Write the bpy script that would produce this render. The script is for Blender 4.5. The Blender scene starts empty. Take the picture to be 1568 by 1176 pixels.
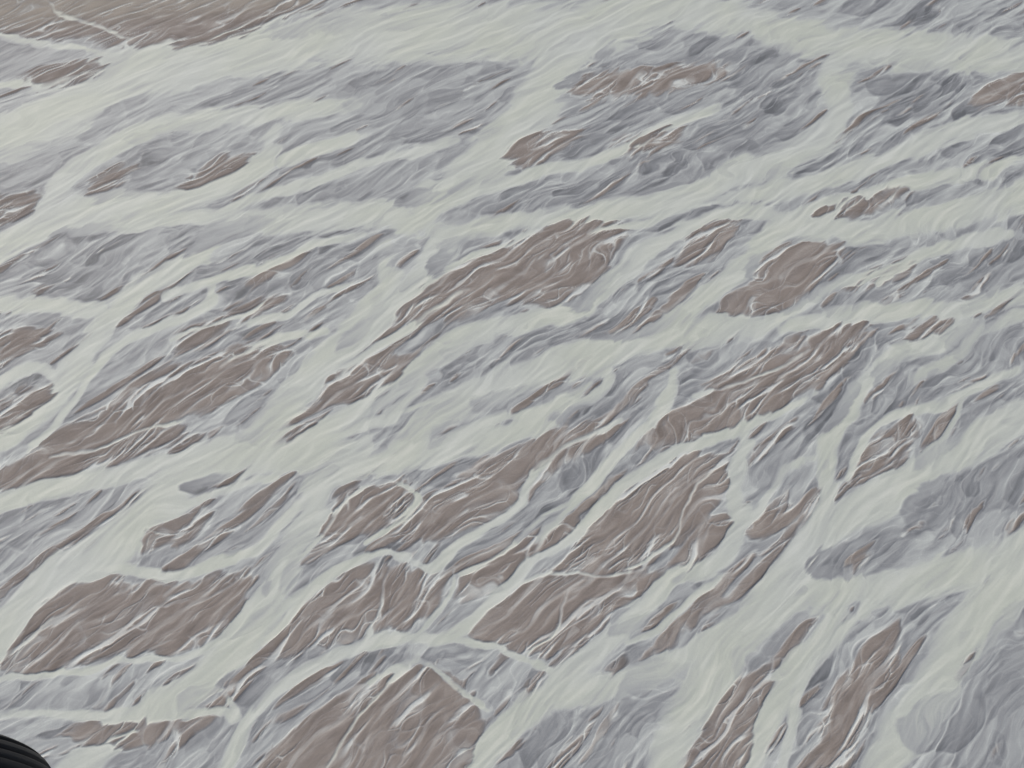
import bpy, math, numpy as np, time
from mathutils import Vector, Matrix
T0=time.time()
f32=np.float32
# ------------------------------------------------------------------ camera
H=500.0; PITCH=math.radians(56); VF=math.radians(40)
FP=588/math.tan(VF/2)            # focal length expressed on a 1568 x 1176 survey frame
sp,cp=math.sin(PITCH),math.cos(PITCH)
def ground(px,py):
    """survey coordinate -> world metres on the flood plain"""
    x=(px-784)/FP; y=-(py-588)/FP
    dy=cp+y*sp; dz=-sp+y*cp
    t=H/(-dz)
    return x*t, dy*t
def hom(x,y):
    yc=y*sp-H*cp; zc=y*cp+H*sp
    return 784+FP*x/zc,588-FP*yc/zc
# ------------------------------------------------------------------ grid
STEP=1.2
us=np.arange(-120,1690,STEP,dtype=f32); vs=np.arange(-90,1260,STEP,dtype=f32)
U,V=np.meshgrid(us,vs)           # rows = v
NY,NX=U.shape
X,Y=ground(U.astype(np.float64),V.astype(np.float64)); X=X.astype(f32);Y=Y.astype(f32)
rng=np.random.default_rng(11)
GT=rng.random((16,256,256)).astype(f32)*2*np.pi
GX=np.cos(GT);GY=np.sin(GT)
def pn(x,y,s):
    xi=np.floor(x).astype(np.int32);yi=np.floor(y).astype(np.int32)
    xf=x-xi;yf=y-yi
    u=xf*xf*xf*(xf*(xf*6-15)+10);v=yf*yf*yf*(yf*(yf*6-15)+10)
    s=s%16;gx=GX[s];gy=GY[s]
    def d(i,j):
        a=(xi+i)&255;b=(yi+j)&255
        return gx[a,b]*(xf-i)+gy[a,b]*(yf-j)
    n0=d(0,0);n0=n0+u*(d(1,0)-n0)
    n1=d(0,1);n1=n1+u*(d(1,1)-n1)
    return ((n0+v*(n1-n0))*1.5).astype(f32)
def fbm(x,y,s,o=3):
    r=0;a=1.0
    for k in range(o):
        r=r+a*pn(x*2**k+k*17.3,y*2**k-k*9.1,s+k);a*=.5
    return r/(2-2**(1-o))
def ss(a,b,x):
    t=np.clip((x-a)/(b-a),0,1);return t*t*(3-2*t)
def vor(a,b,seed):
    r2=np.random.default_rng(seed);T=r2.random((4,256,256)).astype(f32)
    ai=np.floor(a).astype(np.int32);bi=np.floor(b).astype(np.int32)
    F1=np.full(a.shape,9,f32);F2=F1.copy();R=np.zeros(a.shape,f32);R2=R.copy();DA=R.copy();DB=R.copy()
    for i in(-1,0,1):
        for j in(-1,0,1):
            p=(ai+i)&255;q=(bi+j)&255
            dx=a-(ai+i+.1+.8*T[0][p,q]);dy=b-(bi+j+.1+.8*T[1][p,q])
            d=np.sqrt(dx*dx+dy*dy)
            m=d<F1
            F2=np.where(m,F1,np.minimum(F2,d));F1=np.where(m,d,F1)
            R=np.where(m,T[2][p,q],R);R2=np.where(m,T[3][p,q],R2);DA=np.where(m,dx,DA);DB=np.where(m,dy,DB)
    return F1,F2-F1,R,R2,DA,DB
TH=math.radians(40);ct,st=math.cos(TH),math.sin(TH)
G1c=.84;Q2c=.38e-3
def flowc(X,Y):
    return (X*ct+Y*st).astype(f32),((-X+G1c*Y+Q2c*Y*Y)*st).astype(f32)
def flowinv(A,B):
    b=G1c+st/ct;c=-(A/ct+B/st)
    y=(-b+np.sqrt(np.maximum(b*b-4*Q2c*c,0)))/(2*Q2c)
    return (A-y*st)/ct,y
def wig(A,B):
    return 8.5*pn(A/75,B/50,2)+4.4*pn(A/38,B/18,3)+2.0*pn(A/18,B/8,4)
def lay0(X,Y):
    A,B=flowc(X,Y)
    A=A+16*pn(X/70,Y/70,1)
    return A,B+8.5*pn(A/75,B/50,2)+4.4*pn(A/38,B/18,3)
def lay(X,Y):
    A,B=flowc(X,Y)
    A=A+16*pn(X/70,Y/70,1)
    return A,B+wig(A,B)
# ------------------------------------------------------------------ survey
def cat(P,n=4,closed=False):
    P=[np.array(p,float) for p in P];out=[];N=len(P)
    rg=range(N) if closed else range(N-1)
    for i in rg:
        g=(lambda k:P[k%N]) if closed else (lambda k:P[min(max(k,0),N-1)])
        p0,p1,p2,p3=g(i-1),g(i),g(i+1),g(i+2)
        for k in range(n):
            t=k/n
            out.append(.5*((2*p1)+(-p0+p2)*t+(2*p0-5*p1+4*p2-p3)*t*t+(-p0+3*p1-3*p2+p3)*t**3))
    if not closed: out.append(P[-1])
    return out
# main channels: (half width start, half width end, points)   upstream -> downstream
CH=[
(40,34,[(1120,-60),(980,5),(880,45),(660,50),(420,66),(290,100),(170,120),(80,175),(-60,235)]),
(34,26,[(960,20),(890,60),(845,125),(790,200),(725,262),(668,305),(645,345)]),
(26,24,[(1700,95),(1400,76),(1285,68),(1200,48),(1120,25),(990,0)]),
(24,12,[(1290,70),(1282,150),(1270,200),(1200,238),(1120,268),(1060,300),(960,320),(860,332),(780,345),(690,356)]),
(20,26,[(700,352),(664,390),(645,430),(600,475),(560,515),(500,555),(455,600),(420,650),(380,690),(300,705)]),
(18,16,[(640,345),(600,330),(540,325),(450,338),(350,345),(290,400),(220,440),(165,490),(115,555),(70,620),(-60,715)]),
(20,16,[(590,390),(585,450),(540,500)]),
(14,20,[(430,190),(405,240),(340,282),(260,312),(180,312),(90,325),(30,362),(-60,410)]),
(16,14,[(560,150),(430,172),(300,185),(200,205),(140,245),(90,290),(50,335)]),
(14,12,[(1700,420),(1568,448),(1490,470),(1400,476),(1300,482),(1200,500)]),
(20,24,[(1210,492),(1090,505),(995,520),(870,556),(750,592),(660,640),(610,700)]),
(16,26,[(900,600),(820,650),(720,678),(560,716),(495,735),(470,790),(440,860),(400,940),(340,1010),(245,1078),(150,1145),(60,1240)]),
(26,34,[(620,690),(430,696),(300,705),(255,755),(200,810),(130,855),(70,905),(20,960),(-60,1040)]),
(12,14,[(-60,785),(60,752),(160,728),(290,702)]),
(12,22,[(1500,495),(1440,520),(1345,562),(1300,620),(1270,680),(1262,760),(1225,830),(1190,885),(1140,945),(1040,1005),(960,1045),(860,1062),(800,1092),(750,1145),(690,1240)]),
(28,30,[(1700,800),(1568,845),(1450,878),(1380,895),(1290,905),(1210,912),(1140,965),(1090,1025),(1050,1090),(1030,1130),(1000,1250)]),
(26,24,[(1700,560),(1568,640),(1500,670),(1430,710),(1350,765),(1290,790),(1240,835),(1205,890)]),
(10,18,[(1150,640),(1137,700),(1125,760),(1132,810),(1110,860),(1040,880),(1000,910),(960,960),(900,1010),(850,1050)]),
(22,14,[(1700,250),(1568,300),(1480,322),(1400,340),(1300,350),(1210,347),(1168,375),(1130,412),(1060,470),(1010,505)]),
(12,16,[(1190,335),(1130,325),(1060,350),(985,388),(930,440),(880,480),(760,500),(700,522),(640,562),(590,602),(520,640),(450,680)]),
(7,10,[(1010,640),(950,692),(900,745),(850,800),(805,868),(760,918),(692,975),(620,976),(560,985),(500,1010),(430,1052),(375,1108),(330,1200)]),
(7,7,[(960,640),(900,668),(830,712),(792,775),(745,808),(690,840),(655,872),(600,845),(550,858),(500,885),(440,925),(410,950)]),
(6,6,[(690,978),(745,990),(800,1008),(870,1040)]),
(6,8,[(425,730),(400,735),(340,752),(275,782),(225,800)]),
(9,7,[(470,760),(430,800),(400,835),(330,862),(262,884),(200,870),(130,868),(75,892),(30,930),(-20,990)]),
(30,34,[(1700,830),(1568,890),(1490,955),(1440,1040),(1390,1110),(1330,1240)]),
(22,14,[(1330,915),(1250,985),(1190,1070),(1160,1130),(1140,1240)]),
(8,8,[(1260,960),(1230,1040),(1210,1110),(1190,1200)]),
(14,14,[(1568,180),(1480,195),(1400,225),(1300,262),(1220,285),(1120,300)]),
(10,12,[(1568,240),(1500,262),(1420,275),(1330,300),(1250,315),(1190,340)]),
(9,7,[(1100,170),(1020,190),(960,225),(900,250),(820,262),(750,285),(700,315)]),
(8,8,[(560,205),(480,232),(430,245)]),
(8,8,[(700,210),(600,240),(520,265),(400,300),(330,330)]),
(9,8,[(620,640),(560,650),(500,672),(450,690)]),
(6,8,[(720,440),(670,470),(620,510),(560,540),(520,580)]),
(7,6,[(330,430),(310,470),(250,500),(180,530),(140,570),(90,640),(40,690)]),
(6,7,[(560,360),(480,372),(430,400),(330,425),(250,455)]),
(8,8,[(640,560),(640,600),(590,635)]),
(8,8,[(930,560),(920,600),(850,625),(760,640),(690,670)]),
(8,10,[(1030,560),(1020,610),(1000,650)]),
(10,9,[(1200,620),(1150,650),(1060,680),(990,720),(930,760),(880,820),(830,850)]),
(7,7,[(1568,560),(1500,590),(1440,620),(1370,635),(1330,670),(1300,740)]),
(6,6,[(1260,700),(1200,720),(1160,780),(1135,815)]),
(8,8,[(1420,390),(1340,420),(1270,440),(1230,470),(1190,495)]),
(8,8,[(1568,360),(1480,370),(1400,395),(1350,430)]),
(6,5,[(1120,880),(1060,920),(1010,960),(960,985)]),
(6,5,[(1240,600),(1180,640),(1130,660),(1080,660)]),
(6,6,[(520,880),(470,910),(430,960),(400,985)]),
(4,4,[(690,870),(685,910),(660,950),(640,972)]),
(5,5,[(-20,1040),(60,1035),(130,1030),(200,1010),(290,1000),(340,980)]),
(7,6,[(-20,1095),(60,1090),(140,1095),(200,1085)]),
(5,5,[(560,1045),(640,1010),(700,1050),(745,1085)]),
(8,8,[(330,1050),(360,1100),(330,1090),(250,1100)]),
(6,6,[(110,120),(60,130),(-20,128)]),
(5,5,[(190,90),(100,70),(-20,55)]),
(3,5,[(70,0),(100,20),(140,35),(200,60)]),
(12,10,[(350,340),(280,330),(180,340),(80,350),(20,375)]),
(12,12,[(180,480),(120,470),(60,465),(-20,470)]),
(8,8,[(90,590),(60,560),(0,590),(-40,610)]),
(9,9,[(1568,480),(1500,510),(1460,545),(1400,580)]),
(6,8,[(340,560),(420,520),(500,505)]),
(4,4,[(1110,700),(1060,760),(1030,830),(960,870)]),
(4,4,[(590,880),(580,930),(560,975)]),
(4,4,[(420,455),(380,480),(330,495),(260,520)]),
(4,4,[(850,345),(790,372),(700,400),(650,440)]),
(5,4,[(1480,610),(1450,660),(1400,710),(1340,745)]),
(4,4,[(610,740),(640,760),(625,790),(560,830)]),
(5,5,[(1130,300),(1040,320),(980,345),(900,355)]),
(4,5,[(540,430),(480,455),(440,480),(360,500)]),
(4,4,[(870,770),(820,800),(770,850),(700,880)]),
(4,4,[(1000,865),(930,880),(860,875),(800,890),(760,925)]),
(4,4,[(870,900),(850,960),(810,1000)]),
(4,4,[(560,740),(520,770),(490,820),(450,870)]),
(4,4,[(640,1000),(590,1050),(540,1110),(500,1176)]),
(4,4,[(300,640),(240,655),(170,680),(80,700)]),
(4,4,[(700,600),(640,625),(570,640)]),
(4,4,[(1240,540),(1180,565),(1120,590),(1060,605)]),
]
# dry bars of silt
BR=[
[(18,1030),(0,1000),(70,912),(140,884),(260,900),(330,884),(392,875),(380,920),(340,970),(290,992),(200,998),(120,1025),(60,1030)],
[(596,498),(650,440),(700,405),(780,372),(870,335),(960,350),(940,390),(890,450),(830,472),(760,455),(690,492)],
[(165,618),(230,572),(310,545),(400,530),(448,550),(400,582),(330,622),(240,642),(180,640)],
[(870,860),(930,770),(1000,715),(1100,690),(1112,740),(1080,800),(1020,845),(950,862)],
[(715,965),(780,905),(860,874),(1000,872),(1012,890),(950,930),(900,980),(840,1002),(770,992)],
[(380,1015),(430,965),(500,900),(580,872),(670,880),(668,925),(630,955),(560,962),(480,990)],
[(620,785),(700,742),(780,730),(785,765),(740,800),(660,828),(600,812)],
[(390,1200),(470,1100),(560,1055),(650,1022),(720,1065),(742,1105),(725,1150),(690,1210)],
[(1050,1200),(1090,1080),(1140,1030),(1178,1050),(1150,1120),(1130,1200)],
[(1235,1200),(1270,1065),(1330,985),(1372,960),(1370,1040),(1320,1110),(1280,1200)],
[(985,680),(1040,622),(1130,600),(1200,600),(1170,640),(1080,668)],
[(1075,595),(1150,550),(1240,530),(1315,500),(1290,560),(1240,592),(1180,612),(1120,622)],
[(1105,475),(1150,430),(1165,388),(1290,380),(1250,430),(1195,478)],
[(758,240),(800,207),(882,198),(850,235),(800,252)],
[(868,135),(920,112),(1080,98),(1112,108),(1040,136),(950,146)],
[(-40,745),(30,700),(100,650),(190,632),(240,650),(305,665),(280,690),(180,702),(80,735)],
[(485,605),(530,556),(622,545),(610,580),(560,618)],
[(-40,520),(50,500),(62,530),(-30,575)],
[(-40,310),(50,298),(30,330),(-30,350)],
[(1320,735),(1345,665),(1405,650),(1380,705)],
[(690,738),(760,695),(860,662),(930,642),(900,690),(800,722)],
[(355,478),(430,450),(445,465),(385,484)],
[(265,292),(330,246),(390,240),(370,266),(305,290)],
[(935,226),(1000,196),(1055,200),(1000,228)],
[(1210,338),(1260,310),(1405,280),(1390,302),(1300,330)],
[(1035,400),(1080,342),(1135,330),(1110,372),(1062,402)],
[(190,825),(260,800),(330,790),(280,830),(205,842)],
[(1485,150),(1568,108),(1640,110),(1568,155)],
[(245,540),(300,500),(345,492),(330,520)],
[(485,850),(500,778),(560,748),(640,750),(620,790),(540,820)],
[(-30,660),(20,610),(90,585),(80,610),(20,660)],
[(120,1115),(200,1100),(290,1105),(230,1140),(150,1150)],
[(1040,870),(1090,790),(1120,800),(1090,850)],
[(380,430),(420,400),(470,385),(440,415)],
[(1300,440),(1370,400),(1420,385),(1380,420)],
[(1390,500),(1450,480),(1460,495),(1420,520)],
[(-120,-90),(520,-90),(480,2),(425,30),(345,66),(240,74),(150,62),(60,50),(-120,42)],
[(30,125),(80,100),(170,95),(150,118),(90,132)],
[(1145,800),(1200,760),(1210,790),(1160,830)],
[(140,285),(180,255),(200,270),(165,300)],
[(800,850),(850,800),(880,790),(860,840)],
[(700,920),(720,870),(800,830),(790,870),(740,920)],
[(1180,540),(1260,505),(1330,490),(1300,520)],
]
# submerged shoals, darker and bluer water.  (points, tone, strength)
SH=[
([(268,392),(290,362),(350,335),(440,338),(400,360),(330,380)],.25,.8),
([(335,1042),(370,1020),(432,1040),(405,1078),(372,1092),(345,1075)],.22,.85),
([(598,655),(640,602),(700,600),(748,618),(690,662),(620,684)],.50,.8),
([(978,470),(1030,450),(1062,482),(1000,512),(905,520),(898,492)],.32,.8),
([(862,472),(900,430),(960,395),(940,440),(900,478)],.3,.8),
([(940,1050),(980,1012),(1060,1005),(1085,1035),(1040,1085),(965,1115),(942,1085)],.42,.8),
([(1375,765),(1420,738),(1520,700),(1640,640),(1640,760),(1460,800),(1400,830)],.27,.7),
([(1238,855),(1310,820),(1380,800),(1405,842),(1330,882),(1252,885)],.22,.75),
([(1478,1080),(1520,950),(1600,900),(1700,1000),(1700,1240),(1460,1240)],.32,.65),
([(540,152),(600,105),(700,92),(690,128),(600,160)],.5,.6),
([(190,214),(260,182),(345,186),(300,205),(230,220)],.45,.6),
([(278,738),(350,726),(360,742),(290,758)],.15,.85),
([(715,612),(780,592),(900,578),(830,615),(740,632)],.42,.75),
([(556,1010),(640,998),(705,1040),(745,1085),(650,1030)],.25,.8),
([(130,290),(175,245),(265,240),(225,292),(160,305)],.36,.7),
([(860,138),(920,100),(1110,78),(1120,98),(1000,120)],.22,.7),
([(1120,130),(1150,80),(1215,72),(1205,115),(1160,145)],.3,.7),
([(1335,162),(1390,112),(1480,140),(1420,180),(1360,190)],.28,.7),
([(1290,110),(1380,95),(1470,90),(1400,130),(1310,150)],.42,.5),
([(1085,215),(1150,175),(1250,185),(1210,225),(1120,235)],.28,.65),
([(520,160),(560,140),(720,130),(640,175),(560,185)],.4,.5),
([(590,205),(640,175),(720,195),(690,215),(620,215)],.3,.6),
([(600,312),(680,280),(720,285),(660,312)],.3,.7),
([(648,400),(665,385),(700,395),(665,420)],.2,.8),
([(490,300),(560,270),(650,275),(560,310)],.4,.6),
([(865,298),(930,270),(1000,290),(940,310)],.35,.6),
([(1130,420),(1165,380),(1300,370),(1330,400),(1250,460),(1190,480)],.26,.5),
([(1440,420),(1500,390),(1640,350),(1600,420),(1500,450)],.3,.6),
([(1250,640),(1300,560),(1340,520),(1310,600),(1270,670)],.2,.7),
([(1330,560),(1400,540),(1480,560),(1430,620),(1350,610)],.3,.6),
([(1140,700),(1200,660),(1260,650),(1230,720),(1160,760)],.3,.6),
([(1440,520),(1520,480),(1640,450),(1640,540),(1500,560)],.35,.5),
([(800,800),(850,770),(900,760),(850,830),(800,850)],.25,.7),
([(400,880),(420,830),(470,800),(440,860),(410,910)],.35,.6),
([(370,800),(440,770),(420,810),(350,850)],.35,.6),
([(60,420),(130,380),(250,380),(200,420),(120,440)],.4,.5),
([(80,355),(140,340),(200,345),(120,372)],.3,.7),
([(360,660),(400,610),(470,590),(440,640),(390,680)],.45,.6),
([(510,540),(560,480),(570,440),(600,450),(560,520)],.35,.6),
([(400,60),(440,30),(560,20),(640,30),(480,55)],.4,.6),
([(0,60),(110,70),(200,85),(160,120),(0,125),(-60,100)],.36,.7),
([(-60,240),(40,220),(130,215),(60,260),(-60,290)],.42,.5),
([(660,290),(740,250),(770,262),(700,300)],.45,.5),
([(1568,560),(1500,640),(1450,700),(1400,720),(1440,640)],.3,.5),
([(680,330),(700,310),(800,300),(760,325),(700,345)],.4,.5),
([(850,640),(920,600),(1000,580),(960,620),(900,655)],.3,.6),
([(930,960),(1000,930),(1060,910),(1020,960),(960,985)],.35,.6),
([(0,1060),(120,1050),(220,1040),(170,1080),(0,1090)],.4,.6),
([(1370,1100),(1450,1060),(1470,1110),(1400,1150)],.3,.6),
([(560,640),(620,560),(700,530),(780,520),(700,570),(640,620)],.45,.5),
([(0,800),(60,770),(160,750),(120,800),(20,840),(-40,850)],.48,.5),
([(660,380),(700,360),(770,355),(720,375)],.35,.6),
([(480,790),(470,850),(430,900),(450,830)],.4,.6),
([(1120,1000),(1180,960),(1240,950),(1190,1010),(1140,1060)],.5,.5),
]
wx=(5*pn(X/14,Y/14,5)+1.6*pn(X/5,Y/5,6)+8*pn(X/40,Y/40,7)).astype(f32)
wy=(3.5*pn(X/14,Y/14,8)+1.3*pn(X/5,Y/5,9)+5*pn(X/40,Y/40,10)).astype(f32)
UW=U+wx;VW=V+wy
def box(x0,x1,y0,y1):
    i0=int(np.clip((x0-us[0])/STEP,0,NX));i1=int(np.clip((x1-us[0])/STEP+2,0,NX))
    j0=int(np.clip((y0-vs[0])/STEP,0,NY));j1=int(np.clip((y1-vs[0])/STEP+2,0,NY))
    return slice(j0,j1),slice(i0,i1)
C=np.zeros((NY,NX),f32)      # channel strength
TC=np.zeros((NY,NX),f32)     # thin rivulets
for w0,w1,P in CH:
    Q=cat(P,4);n=len(Q)-1
    for k in range(n):
        p,q=Q[k],Q[k+1];t0=k/n;w=w0+(w1-w0)*t0;ww=w0+(w1-w0)*(k+1)/n
        m=max(w,ww)*2.2+26
        s=box(min(p[0],q[0])-m,max(p[0],q[0])+m,min(p[1],q[1])-m,max(p[1],q[1])+m)
        x=UW[s];y=VW[s]
        if x.size==0: continue
        d=q-p;L=max(d@d,1e-6)
        t=np.clip(((x-p[0])*d[0]+(y-p[1])*d[1])/L,0,1)
        D=np.hypot(x-p[0]-t*d[0],y-p[1]-t*d[1])/(w+(ww-w)*t)
        end=min(1,(k+.5)/3)*min(1,(n-k-.5)/3+.4)
        c=(1-ss(.1,1.9,D))*(.35+.65*end)
        C[s]=np.maximum(C[s],c)
        if w0<9: TC[s]=np.maximum(TC[s],(1-ss(.1,1.0,D))*(.35+.65*end))
def poly(P,m=40):
    Q=np.array(cat(P,3,True))
    s=box(Q[:,0].min()-m,Q[:,0].max()+m,Q[:,1].min()-m,Q[:,1].max()+m)
    x=UW[s];y=VW[s];ins=np.zeros(x.shape,bool);D=np.full(x.shape,1e9,f32)
    for k in range(len(Q)):
        p=Q[k];q=Q[(k+1)%len(Q)];d=q-p;L=max(d@d,1e-6)
        t=np.clip(((x-p[0])*d[0]+(y-p[1])*d[1])/L,0,1)
        D=np.minimum(D,np.hypot(x-p[0]-t*d[0],y-p[1]-t*d[1]))
        if abs(d[1])>1e-9:
            ins^=((p[1]>y)!=(q[1]>y))&(x<d[0]*(y-p[1])/d[1]+p[0])
    return s,np.where(ins,D,-D),Q
BS=np.full((NY,NX),-40,f32)
for P in BR:
    s,sd,Q=poly(P);BS[s]=np.maximum(BS[s],sd)
print('trace',time.time()-T0)
# ------------------------------------------------------------------ flow direction and smearing along it
def blur(a,n,it=2):
    for _ in range(it):
        for ax in(0,1):
            pad=[(0,0),(0,0)];pad[ax]=(n+1,n)
            c=np.cumsum(np.pad(a,pad,mode='edge'),axis=ax,dtype=np.float64)
            a=((c[2*n+1:]-c[:-2*n-1]) if ax==0 else (c[:,2*n+1:]-c[:,:-2*n-1]))/(2*n+1)
            a=a.astype(f32)
    return a
_,Bs=lay0(X,Y)
gy,gx=np.gradient(Bs)
bfx=-gy;bfy=gx;s_=np.sign(bfx);bfx=bfx*s_;bfy=bfy*s_
n=np.hypot(bfx,bfy)+1e-9;bfx=(bfx/n).astype(f32);bfy=(bfy/n).astype(f32)
def lic(S,L,h,fx,fy):
    acc=S.copy();cnt=1.0
    I,J=np.meshgrid(np.arange(NX,dtype=f32),np.arange(NY,dtype=f32))
    F_x=fx.ravel();F_y=fy.ravel();S_=S.reshape(-1,S.shape[-1])
    for sg in(1,-1):
        x=I.copy();y=J.copy();idx=np.arange(NX*NY).reshape(NY,NX)
        for k in range(L):
            x=x+sg*h*F_x[idx];y=y+sg*h*F_y[idx]
            xi=np.clip(np.rint(x),0,NX-1).astype(np.int32);yi=np.clip(np.rint(y),0,NY-1).astype(np.int32)
            idx=yi*NX+xi
            acc+=S_[idx]
        cnt+=L
    return acc/cnt
BC=np.clip(BS,-16,45)
SM=lic(np.stack([BC,C],-1),9,3.0,bfx,bfy)
BS2=.35*BC+.65*SM[...,0]
BS2=np.where(BS<-39,np.minimum(BS2,-12),BS2)
BS=BS2+1.2
C=.7*C+.3*SM[...,1]
print('smear',time.time()-T0)
# ------------------------------------------------------------------ water routed down the plain, row by row
A0,B0=flowc(X,Y)
DA_,DB_=1.1,.55
ar=np.arange(A0.max()+40,A0.min()-2,-DA_);br_=np.arange(B0.min()-5,B0.max()+5,DB_)
NA,NB=len(ar),len(br_)
AG,BG=np.meshgrid(ar,br_,indexing='ij')
xg,yg=flowinv(AG,BG);ug,vg=hom(xg,yg)
iu=np.clip((ug-us[0])/STEP,0,NX-1).astype(np.int32);iv=np.clip((vg-vs[0])/STEP,0,NY-1).astype(np.int32)
Cg=C[iv,iu];Bg=np.clip(BS[iv,iu]/25,-.3,1)
AG=AG.astype(f32);BG=BG.astype(f32)
b1=BG+wig(AG,BG)
z1=1.3*pn(AG/90,b1/22,4)+1.1*pn(AG/50,b1/11,5)+.7*pn(AG/26,b1/5.5,6)
z2=1.3*pn(AG/36,b1/8,7)+1.1*pn(AG/20,b1/4,8)+.5*pn(AG/11,b1/2.1,9)
g=np.array([.08,.24,.36,.24,.08])
def conv(a):
    r=g[2]*a
    r[...,1:]+=g[1]*a[...,:-1];r[...,:-1]+=g[1]*a[...,1:]
    r[...,2:]+=g[0]*a[...,:-2];r[...,:-2]+=g[0]*a[...,2:]
    return r
def route(E,rain):
    W=np.exp(-E.astype(np.float64));N_=conv(W)
    Q=np.ones(NB);out=np.empty((NA,NB),f32)
    for i in range(NA):
        if i:
            Q=W[i]*conv(Q/N_[i])
        Q=Q/Q.mean()*(1-rain)+rain
        out[i]=Q
    return np.log(out+1e-4)
L1=route(3.0*z1-1.4*Cg+1.5*Bg,.006)
L2=route(3.8*z2-.5*Cg+.4*Bg,.012)
fa=(ar[0]-A0)/DA_;fb=(B0-br_[0])/DB_
ia=np.clip(fa.astype(np.int32),0,NA-2);ib=np.clip(fb.astype(np.int32),0,NB-2);ta=fa-ia;tb_=fb-ib
def samp(G_):
    return (G_[ia,ib]*(1-ta)*(1-tb_)+G_[ia+1,ib]*ta*(1-tb_)+G_[ia,ib+1]*(1-ta)*tb_+G_[ia+1,ib+1]*ta*tb_).astype(f32)
q1=samp(L1);q2=samp(L2)
q1n=(q1-np.median(q1))/q1.std();q2=(q2-blur(q2,26,1));q2n=q2/q2.std()
pc=np.percentile(q1[::7,::7],[2,15,35,60,85,98])
fq=np.interp(q1,pc,[0,.25,.5,.7,.88,1]).astype(f32)
print('routed',time.time()-T0)
# ------------------------------------------------------------------ braid pattern
A,B=lay(X,Y)
F,e1,r1,qq1,da1,db1=vor(A/92+.25*pn(X/50,Y/50,13),B/18,1)
F,e2,r2,qq2,da2,db2=vor(A/40+.3*pn(X/25,Y/25,11),B/8.4+.25*pn(A/18,B/10,2),2)
F,e3,r3,qq3,da3,db3=vor(A/19+.3*pn(X/14,Y/14,12),B/4.0+.25*pn(X/9,Y/9,13),3)
F,e5,r5,qq5,da5,db5=vor(A/27+.4*pn(X/12,Y/12,2),B/6.6+.35*pn(X/12,Y/12,3),5)
d1=ss(.02,.12,e1)*ss(.15,.9,r1)*np.clip(.65-1.2*da1,0,1.25)
d2=ss(.02,.14,e2)*ss(.15,.95,r2)*np.clip(.6-1.3*da2,0,1.3)
d3=ss(.03,.22,e3)*ss(.2,1,r3)*np.clip(.6-1.2*da3,0,1.25)
ln=lambda e,w,da:np.clip(1-e/w,0,1)*(1-.8*ss(.22,.5,np.abs(da)))
l2=ln(e2,.12,da2);l3=ln(e3,.17,da3);l5=ln(e5,.12,da5)
K=.45+.55*ss(60,430,V+.12*U) ; K=K*(1+.3*pn(X/90,Y/90,3))
K=np.clip(K+.2*ss(900,1400,U)*ss(450,60,V),.3,1.2)
big=fbm(A/120,B/45,6,2)
lob=(r2-.5)*ss(0,.12,e2)*.40+(r3-.5)*ss(0,.15,e3)*.24+(r5-.5)*ss(0,.12,e5)*.18
Cb=C*(1+.15*pn(A/40,B/8,2))+lob*ss(.02,.3,C)*(1-.45*ss(.6,1,C))+.06*q1n*ss(.05,.4,C)
core=ss(.25,.54,Cb)*.72+.28*ss(.45,1.0,Cb)
M=.645+.05*big+.12*C-K*(.19*d1+.22*d2+.14*d3)+K*(.13*l2*(.2+qq2)+.10*l3*qq3+.15*l5*qq5)+K*.20*(fq-.6)+K*.045*np.clip(q2n,-2.2,2.6)
Mc=.87+.055*pn(A/50,B/9,5)+.045*pn(A/24,B/3.2,6)-.12*d2*ss(.4,.85,r5)-.04*d3+.026*np.clip(q2n,-2,2)
M=M*(1-core)+Mc*core
sflat=np.zeros((NY,NX),f32)
for P,tone,sg in SH:
    s,sd,Q=poly(P)
    m=ss(-2,5.5,sd+lob[s]*28+1.5*q2n[s])
    ax=(UW[s]*.85-VW[s]*.52);q=Q[:,0]*.85-Q[:,1]*.52
    t=(ax-q.min())/(q.max()-q.min())
    m=m*sg*(1.12-.85*np.clip(t,0,1))
    M[s]=M[s]*(1-m)+(tone+.06+.5*(M[s]-.62)+.06*l2[s]+.07*l5[s])*m
    sflat[s]=np.maximum(sflat[s],m)
# bars
patch=ss(-.25,.3,pn(A/36,B/11,4)+.3*pn(A/12,B/4,6))
fine_l=.65*pn(A/26,B/4.2,8)+.45*pn(A/13,B/2.2,10)
Pt=BS/7+.5+1.1*(r2-.5)*ss(0,.12,e2)+.8*(r3-.5)*ss(0,.15,e3)+fine_l-.25*np.clip(q1n,-1.5,2)-.18*q2n-1.2*ss(.4,.9,core)*ss(22,4,BS)
Pg=(-q1n-.95)*1.5+1.2*(r2-.5)*ss(0,.12,e2)+1.0*(r3-.5)*ss(0,.15,e3)+fine_l-.25*q2n+.9*pn(X/110,Y/110,9)-1.9*(1-ss(280,520,V))
Pt=np.maximum(Pt,np.minimum(Pg,1.2)-1.5*core)
bar=.55*ss(-.2,.5,Pt)+.45*ss(-.2,1.6,Pt)
big_b=ss(14,30,BS)
sandland=ss(60,20,V+.06*U)*ss(560,470,U)
riv=np.clip(ln(e3,.15,da3)*(.1+.9*qq3)+1.2*ln(e2,.10,da2)*(.3+qq2)+1.5*ln(e5,.10,da5)*ss(.1,.6,qq5)+1.1*ss(.7,1.6,q2n),0,1)
shet=patch*ss(.55,.85,r5)*ss(.05,.25,e5)*.7*np.clip(.5+da5*1.2,0,1)
wet=np.clip((riv*(.25+.75*patch)+shet)*(1-.4*big_b),0,1)
wet=np.maximum(wet,TC*(.65+.35*patch))
bar=bar*(1-.86*wet)
halo=np.exp(-((Pt+.9)/.6)**2)*(1-core)
rim=np.exp(-((Pt+.15)/.28)**2)*(.2+.8*ss(-.3,.3,pn(X/14,Y/14,12)))
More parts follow.
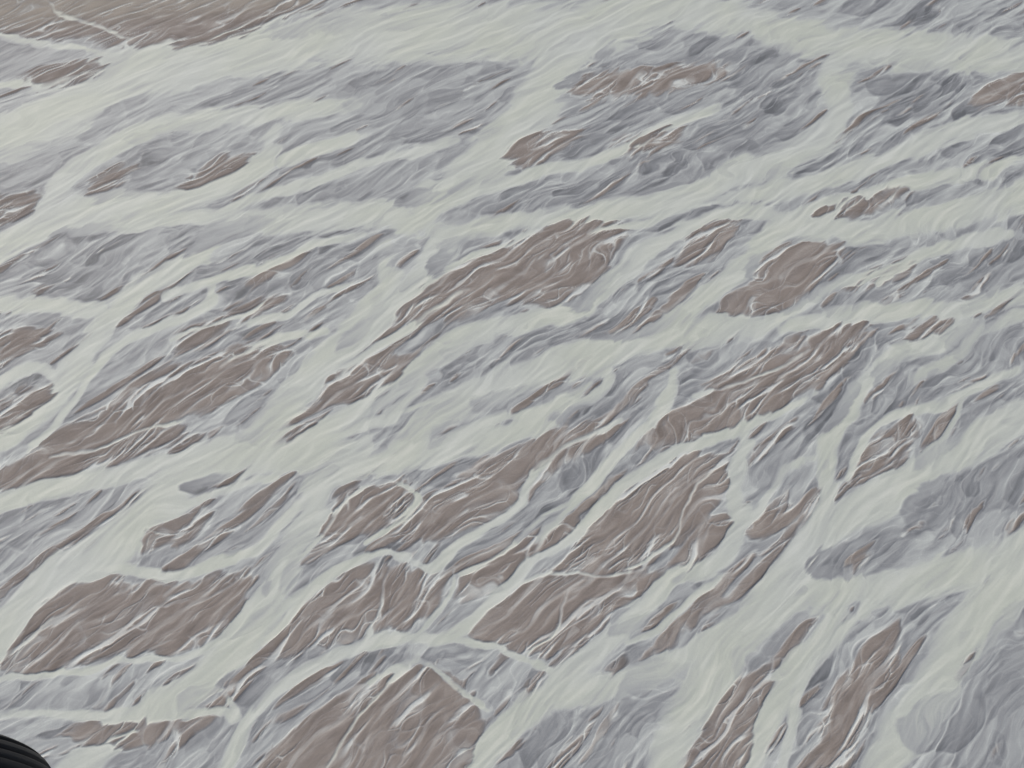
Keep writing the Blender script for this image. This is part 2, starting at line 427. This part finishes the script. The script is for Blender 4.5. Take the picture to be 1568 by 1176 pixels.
bt=.38+.15*pn(A/20,B/7,2)+.10*pn(A/9,B/2.5,3)+.05*np.clip(q2n,-2,2)+.08*(r3-.5)*ss(0,.2,e3)+.52*wet
k_=ss(-.2,.6,Pt);M=M-.08*halo;M=M*(1-k_)+k_*bt
M=M+.17*np.clip(rim,0,1)*(1-.7*core)+.08*TC*(1-ss(.5,.9,M))
print('compose',time.time()-T0)
# ------------------------------------------------------------------ streaks
Mb=blur(M-.35*bar,3,2)
gy,gx=np.gradient(Mb)
tx,ty=-gy,gx
s_=np.sign(tx*bfx+ty*bfy);tx*=s_;ty*=s_
fx=bfx+tx*60;fy=bfy+ty*60;n=np.hypot(fx,fy)+1e-6;fx=(fx/n).astype(f32);fy=(fy/n).astype(f32)
wn=rng.random((NY,NX)).astype(f32)
wn2=blur(rng.random((NY,NX)).astype(f32),2,1);wn2=(wn2-.5)/wn2.std()*.29+.5
Ls=lic(np.stack([wn,wn2,M,bar],-1),8,1.1,fx,fy)
n1=(Ls[...,0]-.5)/Ls[...,0].std()
Ll=lic(wn2[...,None],20,1.5,fx,fy)[...,0];n2=(Ll-.5)/Ll.std()
print('lic',time.time()-T0)
amp=(.42+.58*(1-core))*(.5+.5*K)*(.6+.7*ss(-.4,.4,pn(A/30,B/12,7)))*(1-.2*sflat)
M=.57*M+.43*Ls[...,2]
M=M+amp*(.012*n1+.024*n2)
M=M+.65*(M-blur(M,3,2))+.18*(M-blur(M,16,2))
bar=.6*bar+.4*Ls[...,3]
bar=np.clip(bar+.35*(bar-blur(bar,3,2))+bar*(1-bar)*.45*n2,0,1)
M=np.clip(M,0,1)
silt=np.clip(core*ss(.55,.88,M)*(.85+.6*pn(A/60,B/25,8)),0,1)
Z=(.40*bar-.26*M+.03*n2).astype(f32)
print('mean turbidity',M.mean(),'bar',bar.mean())
# ------------------------------------------------------------------ one sheet mesh
verts=np.stack([X,Y,Z],-1).reshape(-1,3).astype(f32)
idx=np.arange(NX*NY).reshape(NY,NX)
quads=np.stack([idx[1:,:-1],idx[1:,1:],idx[:-1,1:],idx[:-1,:-1]],-1).reshape(-1,4)
loop=np.concatenate([idx[0,:-1],idx[:-1,-1],idx[-1,:0:-1],idx[:0:-1,0]])
at=[M.ravel(),bar.ravel(),silt.ravel(),sandland.ravel()]
cen=np.array([0,float(Y.mean())]);prev=loop;V2=[verts];Q2=[quads];base=len(verts)
bp=verts[loop][:,:2]
for s in(1.03,1.08,1.15,1.25,1.4,1.6,2,2.6,3.6,6,12,30,80):
    p=cen+(bp-cen)*s
    a,b=p[:,0].astype(f32)*ct+p[:,1].astype(f32)*st,-p[:,0].astype(f32)*st+p[:,1].astype(f32)*ct
    _,e,r,_,dd,_=vor(a/95,b/22,1)
    m=.7-.3*ss(.04,.22,e)*r
    V2.append(np.column_stack([p,np.full(len(p),-.15)]).astype(f32))
    cur=np.arange(len(p))+base;base+=len(p)
    Q2.append(np.stack([cur,np.roll(cur,-1),np.roll(prev,-1),prev],-1));prev=cur
    br=ss(.2,.35,e)*ss(.6,.7,r)
    for k,vv in enumerate((m,br,m*0+.2,m*0)): at[k]=np.concatenate([at[k],vv])
verts=np.concatenate(V2);quads=np.concatenate(Q2).astype(np.int32)
me=bpy.data.meshes.new('braided_river_plain')
me.vertices.add(len(verts));me.vertices.foreach_set('co',verts.ravel())
me.loops.add(quads.size);me.loops.foreach_set('vertex_index',quads.ravel())
me.polygons.add(len(quads));me.polygons.foreach_set('loop_start',np.arange(0,quads.size,4,dtype=np.int32))
me.polygons.foreach_set('loop_total',np.full(len(quads),4,np.int32))
me.polygons.foreach_set('use_smooth',np.ones(len(quads),bool))
me.update(calc_edges=True)
for nme,arr in zip(('turbidity','dry_bar','silt','sand_flat'),at):
    A_=me.attributes.new(nme,'FLOAT','POINT');A_.data.foreach_set('value',arr.astype(f32))
ob=bpy.data.objects.new('braided_river_plain',me);bpy.context.collection.objects.link(ob)
if me.polygons[1000].normal.z<0: me.flip_normals()
# ------------------------------------------------------------------ material
def lin(c,g=1.0):
    o=[]
    for v in c:
        v/=255;o.append(g*(v/12.92 if v<=.04045 else ((v+.055)/1.055)**2.4))
    return(*o,1)
G=0.93
mt=bpy.data.materials.new('glacial_river_silt');mt.use_nodes=True;N=mt.node_tree.nodes;Lk=mt.node_tree.links
bs=N['Principled BSDF']
def attr(n):
    a=N.new('ShaderNodeAttribute');a.attribute_name=n;return a.outputs['Fac']
def ramp(src,st):
    r=N.new('ShaderNodeValToRGB');e=r.color_ramp.elements
    while len(e)<len(st):e.new(.5)
    for i,(p,c) in enumerate(st):e[i].position=p;e[i].color=lin(c,G)
    Lk.new(src,r.inputs[0]);return r.outputs[0]
def mixc(fac,a,b,bt='MIX'):
    m=N.new('ShaderNodeMix');m.data_type='RGBA';m.blend_type=bt
    for s,v in((m.inputs[0],fac),(m.inputs[6],a),(m.inputs[7],b)):
        if hasattr(v,'links'):Lk.new(v,s)
        else:s.default_value=v
    return m.outputs[2]
def noise(scale,det=3,vec=None):
    n=N.new('ShaderNodeTexNoise');n.inputs['Scale'].default_value=scale;n.inputs['Detail'].default_value=det
    Lk.new(vec,n.inputs['Vector']);return n.outputs['Fac']
def mr(src,a,b,c,d):
    m=N.new('ShaderNodeMapRange');Lk.new(src,m.inputs[0])
    for i,v in enumerate((a,b,c,d)):m.inputs[i+1].default_value=v
    return m.outputs[0]
tc=N.new('ShaderNodeTexCoord');obv=tc.outputs['Object']
tb=attr('turbidity')
water=ramp(tb,[(0,(110,114,118)),(.25,(136,140,144)),(.45,(158,162,165)),(.62,(177,182,183)),(.8,(196,202,200)),(1,(217,223,220))])
siltc=ramp(tb,[(0,(112,115,110)),(.5,(175,180,173)),(.85,(199,206,196)),(1,(214,219,209))])
col=mixc(attr('silt'),water,siltc)
bn=noise(.05,5,obv);bn2=noise(.6,4,obv)
barc=ramp(tb,[(.0,(121,114,109)),(.35,(146,139,134)),(.6,(168,163,158)),(.9,(199,198,194))])
barc=mixc(mr(bn,.35,.7,0,.4),barc,lin((158,149,141),G))
sandc=ramp(bn,[(.3,(156,151,142)),(.7,(176,169,158))])
barc=mixc(mr(attr('sand_flat'),0,1,0,.75),barc,sandc)
col=mixc(attr('dry_bar'),col,barc)
fine=noise(1.2,3,obv)
vv=mr(fine,.3,.7,.98,1.02)
cc=N.new('ShaderNodeCombineColor')
for i in range(3):Lk.new(vv,cc.inputs[i])
col=mixc(1.0,col,cc.outputs[0],'MULTIPLY')
Lk.new(col,bs.inputs['Base Color'])
Lk.new(mr(attr('dry_bar'),0,1,.55,.95),bs.inputs['Roughness'])
bs.inputs['Specular IOR Level'].default_value=.2
bp_=N.new('ShaderNodeBump');bp_.inputs['Distance'].default_value=.35
Lk.new(mr(attr('dry_bar'),0,1,.06,.4),bp_.inputs['Strength'])
Lk.new(bn2,bp_.inputs['Height']);Lk.new(bp_.outputs[0],bs.inputs['Normal'])
me.materials.append(mt)
# ------------------------------------------------------------------ aircraft wheel
def mat(n,c,r,m=0):
    k=bpy.data.materials.new(n);k.use_nodes=True;b=k.node_tree.nodes['Principled BSDF']
    nn=k.node_tree.nodes.new('ShaderNodeTexNoise');nn.inputs['Scale'].default_value=30
    rr=k.node_tree.nodes.new('ShaderNodeValToRGB')
    rr.color_ramp.elements[0].color=(*[x*.7 for x in c],1);rr.color_ramp.elements[1].color=(*[x*1.3 for x in c],1)
    k.node_tree.links.new(nn.outputs[0],rr.inputs[0]);k.node_tree.links.new(rr.outputs[0],b.inputs['Base Color'])
    b.inputs['Roughness'].default_value=r;b.inputs['Metallic'].default_value=m;return k
def revolve(name,prof,mtl,n=128):
    vs_=[];fs=[];m=len(prof)
    for i in range(n):
        a=2*math.pi*i/n
        for(y,r) in prof:vs_.append((r*math.cos(a),y,r*math.sin(a)))
    for i in range(n):
        for j in range(m-1):
            fs.append((i*m+j,((i+1)%n)*m+j,((i+1)%n)*m+j+1,i*m+j+1))
    q=bpy.data.meshes.new(name);q.from_pydata(vs_,[],fs);q.materials.append(mtl)
    for p in q.polygons:p.use_smooth=True
    o=bpy.data.objects.new(name,q);bpy.context.collection.objects.link(o);return o
rub=mat('tyre_rubber',(.012,.012,.014),.6);alu=mat('painted_alloy',(.5,.5,.5),.4,.2)
prof=[]
R0,Wd=.22,.085
for k in range(121):
    t=-1+2*k/120;ph=t*math.radians(140)
    y=Wd*math.sin(ph)if abs(ph)<math.pi/2 else Wd*math.copysign(1,ph)*math.sin(abs(ph))
    r=R0-.075+.075*math.cos(ph)
    if abs(ph)<1.15:
        g_=(y/.017)%1.0
        if g_<.3:r-=.008
    prof.append((y,r))
tyre=revolve('tyre',prof,rub,160)
hub=revolve('hub',[(-.05,.001),(-.055,.04),(-.04,.06),(-.03,.10),(-.055,.12),(.055,.12),(.03,.10),(.04,.06),(.055,.04),(.05,.001)],alu,64)
bpy.ops.mesh.primitive_cone_add(vertices=24,radius1=.022,radius2=.04,depth=1.3)
leg=bpy.context.object;leg.name='landing_gear_leg';leg.data.materials.append(alu)
root=bpy.data.objects.new('aircraft_wheel',None);bpy.context.collection.objects.link(root)
cam_rot=Matrix.Rotation(math.radians(90)-PITCH,4,'X')
dd=1.75
wc=Vector((0,0,H))+cam_rot.to_3x3()@Vector(((-130-784)/FP*dd,-(1220-588)/FP*dd,-dd))
root.location=wc
leg.location=(-.25,-.42,.33);leg.rotation_mode='QUATERNION'
leg.rotation_quaternion=Vector((-.42,-.78,.6)).normalized().to_track_quat('Z','Y')
for o in(tyre,hub,leg):o.parent=root
# ------------------------------------------------------------------ light
sc=bpy.context.scene
w=bpy.data.worlds.new('World');sc.world=w;w.use_nodes=True
bg=w.node_tree.nodes['Background'];sky=w.node_tree.nodes.new('ShaderNodeTexSky');sky.sky_type='NISHITA';sky.sun_disc=False
EL=math.radians(42);AZ=math.radians(-40)
sky.sun_elevation=EL;sky.sun_rotation=AZ;sky.dust_density=5;sky.air_density=1
w.node_tree.links.new(sky.outputs[0],bg.inputs[0]);bg.inputs[1].default_value=.1
l=bpy.data.lights.new('sun','SUN');l.energy=1.5;l.angle=math.radians(12);l.color=(1,.965,.91)
so=bpy.data.objects.new('sun',l);bpy.context.collection.objects.link(so)
dv=Vector((math.sin(AZ)*math.cos(EL),math.cos(AZ)*math.cos(EL),math.sin(EL)))
so.rotation_mode='QUATERNION';so.rotation_quaternion=dv.to_track_quat('Z','Y')
sc.view_settings.view_transform='Standard';sc.view_settings.look='None';sc.view_settings.exposure=0
cd=bpy.data.cameras.new('camera');co=bpy.data.objects.new('camera',cd);bpy.context.collection.objects.link(co)
co.location=(0,0,H);co.rotation_euler=(math.radians(90)-PITCH,0,0)
cd.sensor_fit='HORIZONTAL';cd.sensor_width=36;cd.lens=36*FP/1568;cd.clip_start=.05;cd.clip_end=200000
sc.camera=co
print('done',time.time()-T0)
